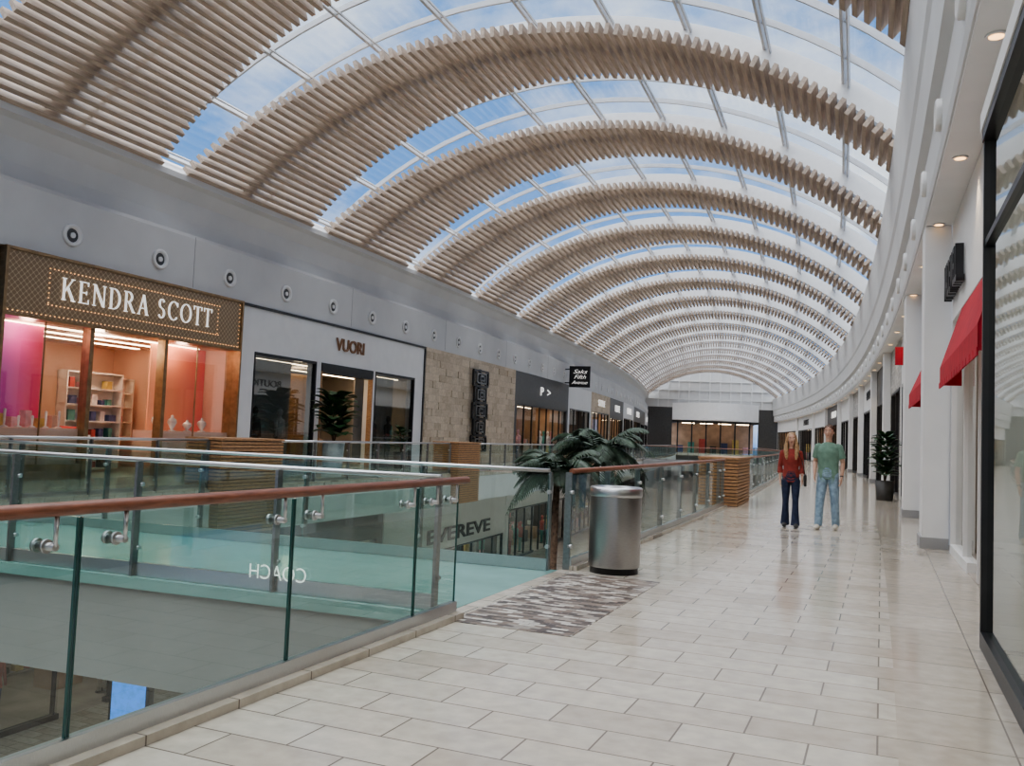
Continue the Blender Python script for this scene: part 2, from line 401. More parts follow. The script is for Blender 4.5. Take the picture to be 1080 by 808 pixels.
# ---------------------------------------------------------------- vault
RV=12.83; ZC=11.3-RV; LC=-8.3; PM=math.asin(8.7/RV)
def A(phi,off,s): return P(s,LC+(RV+off)*math.sin(phi),ZC+(RV+off)*math.cos(phi))
NS=40
def arcbeam(mb,sc,w,o0,o1,mt,ph0=-PM,ph1=PM,n=NS):
    R=[]
    for i in range(n+1):
        p=ph0+(ph1-ph0)*i/n
        R.append([A(p,o0,sc-w/2),A(p,o0,sc+w/2),A(p,o1,sc+w/2),A(p,o1,sc-w/2)])
    mb.loft(R,mt)
centers=[21.3+7*k for k in range(-5,16)]
vr=MB('vault_ribs')
for c in centers: arcbeam(vr,c-.2,.40,.36,.90,RIBW)
vr.build()
gz=MB('skylight_frame')
s=21.3-35
while s<SE:
    arcbeam(gz,s,.06,.76,.90,FRM,n=28); s+=1.75
NP=10
for i in range(NP+1):
    p=-PM+2*PM*i/NP; n=math.ceil((SE-SB)/3.5); 
    dp=.035/RV
    for (q,dd,a,b) in ((p,dp,.72,.88),(p+.012,dp*.5,.68,.74)):
        R=[]
        for k in range(n+1):
            s=SB+(SE-SB)*k/n
            R.append([A(q-dd,a,s),A(q+dd,a,s),A(q+dd,b,s),A(q-dd,b,s)])
        gz.loft(R,FRM)
gz.build()
gg=MB('window_skylight')
n=40
for i in range(28):
    p=-PM+2*PM*i/28; q=-PM+2*PM*(i+1)/28
    gg.loft([[A(p,.84,SB+(SE-SB)*k/n),A(q,.84,SB+(SE-SB)*k/n)] for k in range(n+1)],GLROOF,closed=False)
gg.build()
sl=MB('ceiling_slat_baffles')
NSL=80
for c in centers:
    for i in range(NSL):
        f=(i+.5)/NSL; p=-PM+2*PM*f
        if f<.5: w=6.1+(3.1-6.1)*(f/.5)
        else: w=3.1+(1.9-3.1)*((f-.5)/.5)
        dp=.052/RV
        a,b=c-w/2,c+w/2
        R=[[A(p-dp,0,x),A(p+dp,0,x),A(p+dp,.27,x),A(p-dp,.27,x)] for x in(a,b)]
        sl.loft(R,SLAT)
    arcbeam(sl,c-.5,.05,.27,.34,STEELD,n=28); arcbeam(sl,c+.6,.05,.27,.34,STEELD,n=28)
sl.build()

# ---------------------------------------------------------------- stores
def LL(side,d): return (-17+d) if side=='L' else (1.0-d)
def shelfunit(mb,side,d,s0,s1,z0,z1,nsh,mt=INTN,dep=.35):
    mb.box(LL(side,d-dep),LL(side,d-dep+.04),s0,s1,z0,z1,mt)
    for k in range(nsh+1):
        z=z0+(z1-z0)*k/nsh
        mb.box(LL(side,d-dep),LL(side,d),s0,s1,z-.02,z+.02,mt)
        if k<nsh:
            s=s0+.15
            while s<s1-.25:
                w=random.uniform(.1,.25); h=random.uniform(.12,.28)
                if random.random()<.8: mb.box(LL(side,d-.25),LL(side,d-.07),s,s+w,z+.02,z+.02+h,random.choice(itemm))
                s+=w+random.uniform(.08,.2)
    for s in(s0,s1-.04): mb.box(LL(side,d-dep),LL(side,d),s,s+.04,z0,z1,mt)
def room(mb,side,s0,s1,z0,zt,dep,wall,floor_=INTN,lamp=LAMPN,nl=2):
    mb.box(LL(side,-dep-.1),LL(side,-dep),s0,s1,z0,zt,wall)
    mb.box(LL(side,-dep),LL(side,-.3),s0,s0+.06,z0,zt,wall); mb.box(LL(side,-dep),LL(side,-.3),s1-.06,s1,z0,zt,wall)
    mb.box(LL(side,-dep),LL(side,0.0),s0,s1,z0-.1,z0+.005,floor_)
    mb.box(LL(side,-dep),LL(side,-.3),s0,s1,zt-.08,zt,wall)
    for k in range(nl):
        d=-.9-(dep-1.2)*k/max(1,nl)
        mb.box(LL(side,d),LL(side,d-.14),s0+.5,s1-.5,zt-.10,zt-.081,lamp)
def mannequin(mb,side,d,s,z0,m1,m2,h=1.75):
    c=P(s,LL(side,d),z0); k=h/1.75
    prof=[(.16,0),(.16,.02),(.02,.03),(.02,.1)]; mb.lathe(c,[(a*k,b*k) for a,b in prof],BLACK,10)
    for g in(-1,1): mb.cyl(c+Vector((0,.08*g,.05)),c+Vector((0,.085*g,.88*k)),.05*k,m2,8,.085*k)
    mb.lathe(c,[(.02,.80*k),(.165*k,.84*k),(.14*k,1.05*k),(.17*k,1.3*k),(.16*k,1.4*k),(.06*k,1.47*k),(.05*k,1.53*k),(.085*k,1.6*k),(.09*k,1.68*k),(.05*k,1.76*k),(.01,1.78*k)],m1,12)
    for g in(-1,1): mb.cyl(c+Vector((0,.17*g,1.38*k)),c+Vector((.04,.24*g,.85*k)),.05*k,m1,8,.03*k)
def store(name,side,s0,s1,z0=0,zt=4.95,zh=3.4,face=WHITE,pier=.45,gl=GLS,wall=INTN,frame=BLACK,lamp=LAMPN,dep=4.0,mull=1.6,sign=None,signmat=SIGNW,proud=0.0,shelves=True,man=True):
    mb=MB(name)
    mb.box(LL(side,-.3),LL(side,proud),s0,s1,zh,zt,face)
    mb.box(LL(side,-.3),LL(side,proud),s0,s0+pier,z0,zh,face); mb.box(LL(side,-.3),LL(side,proud),s1-pier,s1,z0,zh,face)
    a,b=s0+pier,s1-pier
    room(mb,side,s0,s1,z0,zh+.15,dep,wall,lamp=lamp)
    mb.box(LL(side,-.12),LL(side,.02),a,b,zh-.08,zh,frame)
    mb.box(LL(side,-.12),LL(side,.02),a,a+.07,z0,zh-.08,frame); mb.box(LL(side,-.12),LL(side,.02),b-.07,b,z0,zh-.08,frame)
    mb.box(LL(side,-.12),LL(side,.02),a,a+(b-a)*.36,z0,z0+.12,frame); mb.box(LL(side,-.12),LL(side,.02),b-(b-a)*.36,b,z0,z0+.12,frame)
    n=max(2,round((b-a)/mull))
    for k in range(1,n):
        x=a+(b-a)*k/n; mb.box(LL(side,-.10),LL(side,0),x-.025,x+.025,z0,zh-.08,frame)
    m1=a+(b-a)*.36; m2=b-(b-a)*.36
    for (p,q) in ((a,m1),(m2,b)):
        mb.sweep([(LL(side,-.05),z0+.1),(LL(side,-.05),zh-.05)],p,q,gl,closed=False)
    if shelves:
        shelfunit(mb,side,-dep+.4,s0+1,s1-1,z0+.1,z0+2.4,4)
        x=s0+1.2
        while x<s1-1.6:
            mb.box(LL(side,-2.5),LL(side,-1.8),x,x+.9,z0,z0+random.uniform(.6,.95),random.choice([INTW,WHITE,INTD]))
            for j in range(3):
                mb.box(LL(side,-2.3),LL(side,-2.1),x+.1+.27*j,x+.25+.27*j,z0+.9,z0+1.0+random.uniform(.05,.25),random.choice(itemm))
            x+=random.uniform(1.6,2.6)
    if man and s0>8:
        x=a+.7
        while x<b-.5:
            if not(m1<x<m2): mannequin(mb,side,-.75,x,z0,random.choice(itemm),random.choice(itemm))
            x+=random.uniform(.8,1.3)
    o=mb.build()
    if sign:
        w=sign[1]; c=(s0+s1)/2
        text(sign[0],'sign_letters',side,c-w/2,c+w/2,(zh+zt)/2,sign[2],signmat,o,out=.03,d=proud)
    return o

store('cosmetics_storefront','L',3.0,12.85,face=BLUE,wall=INTN,sign=('BEAUTY',3,.5))
store('clothing_storefront','L',-8,2.95,face=WHITE)

# --- jewelry store
PINKG=gradmat('pink_violet_gradient',[(0,(.14,.09,.40)),(.35,(.55,.08,.32)),(.65,(.80,.08,.12)),(1,(.85,.38,.14))],1,13.0,15.8,es=.16)
ORG=gradmat('orange_pink_gradient',[(0,(.80,.40,.22)),(.5,(.78,.28,.16)),(1,(.70,.07,.13))],1,17.4,20.8,es=.14)
SALMON=mat('salmon_wall',(.70,.47,.37),.6,var=.03,scale=1)
SHELFW=mat('shelf_white',(.80,.72,.64),.5,var=.02)
js=MB('jewelry_storefront')
j0,j1=12.9,20.8
js.box(-17.3,-16.85,j0,j1,3.55,4.93,LATT)
js.box(-17.3,-16.80,j0,j1,4.90,4.96,BRONZE); js.box(-17.3,-16.80,j0,j1,3.50,3.56,BRONZE)
js.box(-17.3,-16.80,j0,j0+.07,0,4.93,BRONZE); js.box(-17.3,-16.80,j1-.07,j1,0,4.93,BRONZE)
for s_ in(15.4,17.85): js.box(-17.15,-16.9,s_-.06,s_+.06,0,3.5,BRONZE)
for s_ in(14.2,19.2): js.box(-17.06,-17.02,s_-.01,s_+.01,0,3.5,BRONZE)
for (a,b) in((j0+.07,15.34),(17.91,j1-.07)):
    js.sweep([(-17.02,.1),(-17.02,3.5)],a,b,GLS,closed=False)
    js.box(-17.1,-16.95,a,b,0,.35,BRONZE)
    js.box(-17.9,-17.1,a,b,.35,1.15,SALMON)
room(js,'L',j0,j1,0,3.6,4.5,SALMON,lamp=LAMPW,nl=3)
js.box(-18.05,-18.0,13.0,15.0,.2,3.5,PINKG)
js.box(-18.05,-18.0,18.5,20.7,.2,3.5,ORG)
js.box(-18.0,-17.05,15.36,15.42,0,1.2,PINKG)
shelfunit(js,'L',-1.9,16.6,18.5,.9,2.6,4,SHELFW)
shelfunit(js,'L',-3.4,18.7,20.5,.9,2.6,4,SHELFW)
shelfunit(js,'L',-1.9,16.6,18.5,.1,.9,1,SHELFW)
for s_ in np.arange(13.3,15.2,.36):
    h=random.uniform(.15,.45); js.lathe(P(s_,-17.45,1.15),[(.07,0),(.07,.02),(.02,.04),(.03,h),(.0005,h+.02)],itemm[1],12)
    js.box(-17.75,-17.55,s_-.1,s_+.06,1.15,1.15+random.uniform(.1,.4),random.choice([itemm[5],itemm[0],itemm[3],SALMON]))
for s_ in np.arange(18.3,20.4,.6):
    h=random.uniform(.3,.5); js.lathe(P(s_,-17.5,1.15),[(.10,0),(.10,.02),(.03,.04),(.13,h*.55),(.11,h*.75),(.04,h*.85),(.03,h),(.0005,h+.02)],itemm[1],12)
js.box(-18.4,-17.8,15.7,16.4,0,1.0,SHELFW)
for k in range(3): js.box(-18.3,-18.1,15.75+.2*k,15.87+.2*k,1.0,1.2,itemm[k%5])
def dot(s_,z): 
    c=P(s_,-16.845,z); js.obox(c,Vector((.010,0,0)),Vector((0,.010,0)),Vector((0,0,.010)),LED)
s_=14.05
while s_<19.8: dot(s_,4.66); dot(s_,3.86); s_+=.11
z=3.9
while z<4.66: dot(14.05,z); dot(19.72,z); z+=.11
s_=13.05
while s_<20.7: dot(s_,3.62); s_+=.12
z=3.62
while z<4.88: dot(20.66,z); z+=.12
jo=js.build()
serif('KENDRA SCOTT','sign_letters',14.35,19.5,-16.83,4.02,.50,SIGNW,jo)

# --- activewear store
vs=MB('activewear_storefront'); a0,a1=20.85,33.4
vs.box(-17.3,-16.95,a0,a1,3.58,4.9,WHITE)
for (a,b) in((a0,21.6),(25.0,25.3),(28.9,29.1),(32.5,a1)): vs.box(-17.3,-16.95,a,b,0,3.58,WHITE)
for (a,b) in((21.6,25.0),(29.1,32.5)):
    vs.box(-17.1,-16.93,a,a+.06,0,3.58,BLACK); vs.box(-17.1,-16.93,b-.06,b,0,3.58,BLACK)
    vs.box(-17.1,-16.93,a,b,3.5,3.58,BLACK); vs.box(-17.1,-16.93,a,b,0,.2,BLACK)
    vs.sweep([(-17.0,.2),(-17.0,3.5)],a+.06,b-.06,GLD,closed=False)
    vs.box(-17.9,-17.86,a+.1,b-.1,.2,3.5,GREYP if a<25 else INTN)
    for x in(a+.9,a+2.2): mannequin(vs,'L',-.45,x,.2,random.choice([itemm[1],itemm[6]]),itemm[6])
vs.box(-17.1,-16.92,25.3,25.36,0,3.3,WOOD); vs.box(-17.1,-16.92,28.84,28.9,0,3.3,WOOD); vs.box(-17.3,-16.92,25.3,28.9,3.25,3.58,BLACK)
vs.box(-17.3,-16.9,a0,a1,4.88,4.95,BLACK); vs.box(-17.3,-16.9,a0,a0+.08,0,4.9,BLACK); vs.box(-17.3,-16.9,a1-.08,a1,0,4.9,BLACK)
room(vs,'L',a0,a1,0,3.6,5,INTN,lamp=LAMPW,nl=2)
vs.box(-20.0,-19.95,24.3,30,0,3.4,WOOD)
vs.box(-19.2,-18.4,25.9,28.0,0,1.0,WOOD)
shelfunit(vs,'L',-2.4,24.5,27.0,.4,2.6,4,WOOD)
vo=vs.build()
text('VUORI','sign_letters','L',26.2,28.1,4.28,.44,SIGNO,vo,out=.0,d=.08,bold=.015)

# --- stone wall with sculpture
st=MB('wall_left_stone')
st.box(-17.3,-16.9,33.45,45.5,0,4.96,STONE)
z=0; k=0
while z<4.7:
    for s_ in np.arange(33.5+(k%2)*.7,44.8,1.4):
        if random.random()<.4: st.box(-16.91,-16.865-random.random()*.015,s_,min(45.5,s_+.7),z,z+.29,STONE)
    z+=.30; k+=1
st.build()
ar=MB('wall_sculpture')
th=TH(39.5); ty=Vector((-math.sin(th),math.cos(th),0)); tx=Vector((math.cos(th),math.sin(th),0)); up=Vector((0,0,1))
for k in range(5):
    c=P(39.5,-16.72,.95+k*.78); w=.95 if k%2==0 else .75
    for q,d in((1,.05),(.62,.08),(.28,.1)):
        hw=w*q; hh=.36*q
        for (a,b,e,f_) in((0,hh,hw,.035),(0,-hh,hw,.035),(hw,0,.05,hh),(-hw,0,.05,hh)):
            ar.obox(c+ty*a+up*b,tx*d,ty*e,up*f_,STEELD if q<1 else BLACK)
    for g in(-1,1):
        dv=(ty*w+up*.36*g); n_=tx.cross(dv).normalized()
        ar.obox(c,tx*.04,dv*.98,n_*.035,BLACK)
ar.obox(P(39.5,-16.78,2.5),tx*.06,ty*.06,up*2.0,BLACK)
ar.build()

specs=[(45.6,58,DKGREY,INTW,('P  >',2.2,.5),3.2),(58,66,WHITE,INTD,None,3.4),(66,75,STONE,INTW,('STYLE',3,.5),3.5),(75,84,DKGREY,INTW,('HOME',3,.6),3.3),(84,94,WHITE,INTD,('COFFEE',4,.6),3.5),(94,104,DKGREY,INTW,('SHOES',4,.6),3.5),(104,114,DKGREY,INTW,None,3.4),(114,129,WHITE,INTW,('GIFTS',4,.6),3.5)]
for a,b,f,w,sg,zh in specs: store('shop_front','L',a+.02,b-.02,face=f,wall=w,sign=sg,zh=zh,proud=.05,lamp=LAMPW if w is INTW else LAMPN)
bs=MB('hanging_blade_sign')
c0=57.0
bs.box(-16.7,-15.3,c0-.06,c0+.06,4.75,6.15,BLACK); bs.box(-17.0,-16.7,c0-.03,c0+.03,5.9,5.97,BLACK); bs.box(-17.0,-16.7,c0-.03,c0+.03,5.0,5.07,BLACK)
bo=bs.build()
def ftext(body,s,l,z,w,h,mt,parent):
    M=Matrix.Rotation(TH(s),3,'Z')@Matrix(((1,0,0),(0,0,-1),(0,1,0)))
    puttext(body,'sign_script',Matrix.Translation(P(s,l,z))@M.to_4x4(),w,h,mt,parent,.01,-.01,.4)
ftext('Saks',c0-.075,-16.0,5.78,.95,.26,SIGNW,bo); ftext('Fifth',c0-.075,-16.0,5.42,.8,.26,SIGNW,bo); ftext('Avenue',c0-.075,-16.0,5.06,1.05,.22,SIGNW,bo)

# --- lower level left
lo=store('lower_shop_front','L',30.5,45,z0=-5.4,zt=-1.0,zh=-3.75,face=WHITE,wall=INTD,pier=.4)
text('EVEREVE','sign_letters','L',34.6,42.2,-3.15,.62,BLACK,lo,out=.03,bold=.02)
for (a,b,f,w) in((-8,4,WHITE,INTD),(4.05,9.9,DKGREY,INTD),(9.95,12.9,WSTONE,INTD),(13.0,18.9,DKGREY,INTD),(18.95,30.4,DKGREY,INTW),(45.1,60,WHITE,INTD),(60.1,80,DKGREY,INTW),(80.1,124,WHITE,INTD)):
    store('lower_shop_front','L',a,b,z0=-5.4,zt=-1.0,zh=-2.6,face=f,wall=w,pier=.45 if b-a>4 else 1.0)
lw_=MB('wall_lower_right'); lw_.box(-1.2,-1.0,SB,SE,-5.4,-.86,WHITE); lw_.build()
kk=MB('digital_kiosk'); kk.box(-14.75,-13.7,14.45,14.6,-5.4,-3.95,BLACK); kk.box(-14.67,-13.78,14.43,14.45,-5.0,-4.05,SCREEN); kk.build()

# ---------------------------------------------------------------- right stores
gs=MB('glass_storefront_near')
g0,g1=-8.0,7.35
gs.box(.68,.76,g0,g1,0.002,.12,BLACK); gs.box(.67,.77,g0,g1,3.74,3.82,BLACK); gs.box(.69,.75,g0,g1,2.94,2.99,BLACK)
for s_ in(7.32,5.0,2.7,.4,-1.9,-4.2): gs.box(.68,.76,s_-.03,s_+.03,0.002,3.75,BLACK)
gs.sweep([(.72,.1),(.72,3.75)],g0,g1,GLN,closed=False)
gs.box(.76,3.96,g1-.03,g1+.03,.002,3.82,WHITE)
gs.box(.66,4.1,g0,g1+.03,3.82,3.96,WHITE)
gs.box(4.0,4.1,g0,g1,0,3.82,INTN); gs.box(1.02,4.0,g0,g1,-.1,.004,INTN)
gs.box(1.8,1.95,0,6.5,3.78,3.815,LAMPN); gs.box(3.0,3.15,0,6.5,3.78,3.815,LAMPN)
for s_ in(1.5,3.4,5.4): 
    gs.box(1.6,2.3,s_,s_+1.0,0.005,.9,INTW)
    for j in range(3): gs.box(1.8,2.0,s_+.1+.3*j,s_+.28+.3*j,.9,1.15,itemm[(j+int(s_))%7])
gs.build()
uw=MB('wall_right_header')
uw.box(1.0,1.3,SB,7.4,3.98,4.75,WHITE)
uw.build()
o=store('awning_shop_front','R',7.45,14.25,zh=3.35,zt=4.75,face=WHITE,wall=INTN,frame=WHITE,pier=.25,mull=1.5,man=False)
text('MADEWELL','sign_letters','R',14.1,12.3,3.80,.50,BLACK,o,out=.07,ext=.05,bold=.01)
o=store('awning_shop_front','R',15.05,20.5,zh=3.35,zt=4.75,face=WHITE,wall=INTN,frame=WHITE,pier=.3,man=False)
def column(name,s,w=.7,l0=.6):
    mb=MB(name); mb.box(l0,.99,s,s+w,0.16,4.75,WHITE); mb.box(l0-.03,.99,s-.03,s+w+.03,0.002,.16,GREYP)
    mb.build()
column('column',14.3,.7,.64); column('column',20.6,.8,.67)
def awning(s0,s1,lo_):
    mb=MB('awning')
    mb.sweep([(.995,3.30),(lo_,2.50),(lo_,2.27),(lo_+.015,2.27),(lo_+.015,2.50),(.995,3.27)],s0,s1,RED)
    for a in(s0,s1-.015):
        mb.sweep([(.995,3.30),(lo_,2.50),(lo_,2.27),(.995,2.27)],a,a+.015,RED)
    k=s0
    while k<s1-.2: mb.box(lo_-.008,lo_+.005,k,k+.28,2.23,2.30,RED); k+=.32
    mb.build()
awning(8.3,12.7,.74); awning(15.4,18.9,.66)
rs=[(21.4,28,WHITE,INTD,('SHOP',2,.4)),(28,33,WSTONE,INTW,None),(33,41,DKGREY,INTW,None),(41,50,WHITE,INTD,('BOUTIQUE',4,.5)),(50,58,WSTONE,INTW,None),(58,68,WHITE,INTD,None),(68,80,DKGREY,INTW,('STUDIO',4,.5)),(80,92,WHITE,INTW,None),(92,108,WHITE,INTD,('MARKET',5,.6)),(108,129,WHITE,INTW,None)]
for i,(a,b,f,w,sg) in enumerate(rs):
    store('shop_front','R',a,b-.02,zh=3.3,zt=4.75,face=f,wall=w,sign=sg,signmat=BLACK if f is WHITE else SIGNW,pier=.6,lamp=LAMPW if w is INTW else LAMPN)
for s_ in(32.8,40.8,49.8,57.8,67.7,79.7,91.7,107.7):
    column('column',s_,.6,.76)
rsn=MB('red_blade_sign'); rsn.box(.62,.97,24.0,24.1,3.55,4.0,RED); rsn.build()

# ---------------------------------------------------------------- end wall and back wall
ew=MB('wall_end')
n=24; R=[]
arc=[A(-PM+2*PM*i/n,.9,SE) for i in range(n+1)]
ew.loft([[p for p in arc]+[P(SE,1.4,6.4),P(SE,-17.9,6.4)],[p+Vector((0,.4,0)) for p in arc]+[P(SE+.4,1.4,6.4),P(SE+.4,-17.9,6.4)]],OFFW)
for k in range(1,12):
    l=-17+17.4*k/12; ph=math.asin((l-LC)/(RV+.9)); zt=A(ph,.85,SE).z; ew.box(l-.08,l+.08,SE-.25,SE-.02,6.4,zt,RIBW)
for z_ in(7.6,8.9,10.2):
    hw=math.sqrt(max(0,(RV+.8)**2-(z_-ZC)**2)); ew.box(max(-17.2,LC-hw),min(.6,LC+hw),SE-.2,SE-.02,z_-.07,z_+.07,RIBW)
ew.box(-18,2,SE,SE+.4,4.4,6.4,DKGREY)
ew.box(-18,-13.5,SE,SE+.4,0,4.4,DKGREY); ew.box(-1.5,2,SE,SE+.4,0,4.4,DKGREY)
ew.box(-18,2,SE,SE+.4,-5.4,-.3,GREYP)
R=[]
for z_ in(4.6,7.0):
    R.append([P(SE-.3-4*math.sin(math.pi*i/20),-13.5+12*(i/20),z_) for i in range(21)])
ew.loft([R[0]+[P(SE-.02,-1.5,4.6),P(SE-.02,-13.5,4.6)],R[1]+[P(SE-.02,-1.5,7.0),P(SE-.02,-13.5,7.0)]],WHITE)
ew.box(-13.5,-1.5,SE+6,SE+6.2,0,4.4,INTW); ew.box(-13.5,-1.5,SE+.4,SE+6.2,4.3,4.4,INTD)
for k in range(4): ew.box(-12+2.6*k,-10.2+2.6*k,SE+3,SE+3.2,4.2,4.29,LAMPW)
for k in range(6): ew.box(-12.8+2*k,-12.6+2*k,SE-.1,SE,0,4.4,BLACK)
for k in range(7): ew.box(-12.6+1.6*k,-11.7+1.6*k,SE+4.5,SE+5.2,0,1.0+.5*(k%3),random.choice(itemm))
ew.build()
ef=MB('floor_end_landing'); ef.box(-12.9,-3.2,SE-9,SE+6,-.3,.0,TILE); ef.build()
bw_=MB('wall_back'); bw_.box(-18,2,SB-.3,SB,-5.4,13.2,WHITE); bw_.build()
b2=MB('footbridge'); b2.box(-12.9,-3.2,66,71,-.7,-.01,GREYP); b2.build()
rail('glass_railing',[P(66.2,-12.8),P(66.2,-3.3)],1,seam=1.6,cap=WOODR,curb=False)

# ---------------------------------------------------------------- trash can
tb=MB('trash_can'); c=Vector((-2.6,9.15,0))
tb.lathe(c,[(.255,0.0),(.255,.06),(.262,.06),(.262,.065)],BLACK,40)
tb.lathe(c,[(.268,.065),(.272,.08),(.272,.84),(.268,.865)],BIN,40)
tb.lathe(c,[(.276,.80),(.280,.81),(.280,.885),(.265,.90),(.19,.90),(.17,.87)],STEEL,40)
tb.lathe(c+Vector((0,0,.868)),[(.19,0),(.19,.004)],BLACK,32)
tb.build()

# ---------------------------------------------------------------- plants
def frond(mb,base,az,length,rise,droop,mt,nl=26,ll=.32):
    pts=[]; n=14
    d=Vector((math.cos(az),math.sin(az),0))
    for i in range(n+1):
        t=i/n; pts.append(base+d*(length*t*(1-.15*t))+Vector((0,0,rise*t*(1-.3*t)-droop*t*t)))
    for a,b,i in zip(pts,pts[1:],range(n)): mb.cyl(a,b,.012*(1-i/n)+.003,mt,5)
    for k in range(nl):
        t=.10+.90*k/nl; i=min(n-1,int(t*n)); p=pts[i].lerp(pts[i+1],t*n-i); tg=(pts[i+1]-pts[i]).normalized()
        sd_=tg.cross(Vector((0,0,1))).normalized(); L_=ll*math.sin(math.pi*min(1,.15+.85*t))**.6*(1.1-t*.4)
        for sg in(-1,1):
            dr=(sd_*sg+tg*.7+Vector((0,0,-.25+random.uniform(-.1,.1)))).normalized(); w=tg*.021
            q=p+dr*L_*.5; e=p+dr*L_+Vector((0,0,-L_*.25))
            mb.face([p-w*.5,q-w,e,q+w,p+w*.5],mt)
def palm(name,c,ztrunk,L_=1.0,nf=16,potr=.35,poth=.6,ll=.32):
    mb=MB(name); c=Vector(c)
    mb.lathe(c,[(potr*.75,0),(potr*.85,.05),(potr,poth),(potr*.92,poth),(potr*.88,poth-.06),(.01,poth-.06)],POTG)
    mb.cyl(c+Vector((0,0,poth-.1)),c+Vector((.05,.03,ztrunk)),.08,BARK,10,.05)
    b=c+Vector((.05,.03,ztrunk))
    for i in range(nf):
        az=i*2.399+random.uniform(-.2,.2); r=i/nf
        frond(mb,b,az,L_*random.uniform(.8,1.1),L_*(1.35-1.0*r),L_*(.5+.45*r),LEAFD,ll=ll)
    return mb.build()
palm('potted_palm',(-4.75,13.1,-5.4),6.15,.95,22,.5,.9,.34)
palm('potted_palm',(-4.75,15.2,-5.4),6.45,1.15,24,.5,.9,.38)
def broad(name,c,poth,potr,H,nleaf,mt=LEAF,potm=POTG,ls=.3,spread=.38):
    mb=MB(name); c=Vector(c)
    mb.lathe(c,[(potr*.8,0),(potr*.82,.02),(potr,poth),(potr*.93,poth),(potr*.9,poth-.05),(.01,poth-.05)],potm)
    for k in range(5):
        a=k*1.26; tip=c+Vector((math.cos(a)*spread*.45,math.sin(a)*spread*.45,poth+H*(.75+.25*((k*7)%5)/5)))
        mb.cyl(c+Vector((0,0,poth-.06)),tip,.018,BARK,6,.008)
    for k in range(nleaf):
        f=(k+.5)/nleaf; a=k*2.399; z_=poth+H*(.12+.80*f); r=spread*(.25+.5*math.sin(math.pi*min(1,f*.9+.05)))
        p=c+Vector((math.cos(a)*r*.4,math.sin(a)*r*.4,z_-.05)); d=Vector((math.cos(a),math.sin(a),random.uniform(.3,1.2))).normalized()
        sd_=d.cross(Vector((0,0,1))).normalized(); n_=sd_.cross(d); L_=ls*random.uniform(.8,1.25); W=L_*.36
        R=[]
        for i in range(7):
            t=i/6; w=W*math.sin(math.pi*(t*.93+.04))**.7; q=p+d*(L_*t+.04)-Vector((0,0,1))*L_*.35*t*t
            R.append([q-sd_*w+n_*w*.25,q,q+sd_*w+n_*w*.25])
        mb.loft(R,mt,closed=False,smooth=True)
    return mb.build()
broad('potted_fig_plant',P(24.6,-15.9,0),.95,.36,1.65,70,ls=.62,spread=.75)
broad('potted_shrub',P(27.0,.55,0),.55,.26,1.40,110,potm=POTB,ls=.30,spread=.5)
broad('potted_shrub',P(30.0,-16.2,0),.6,.28,1.0,40,potm=POTB,ls=.3,spread=.4)

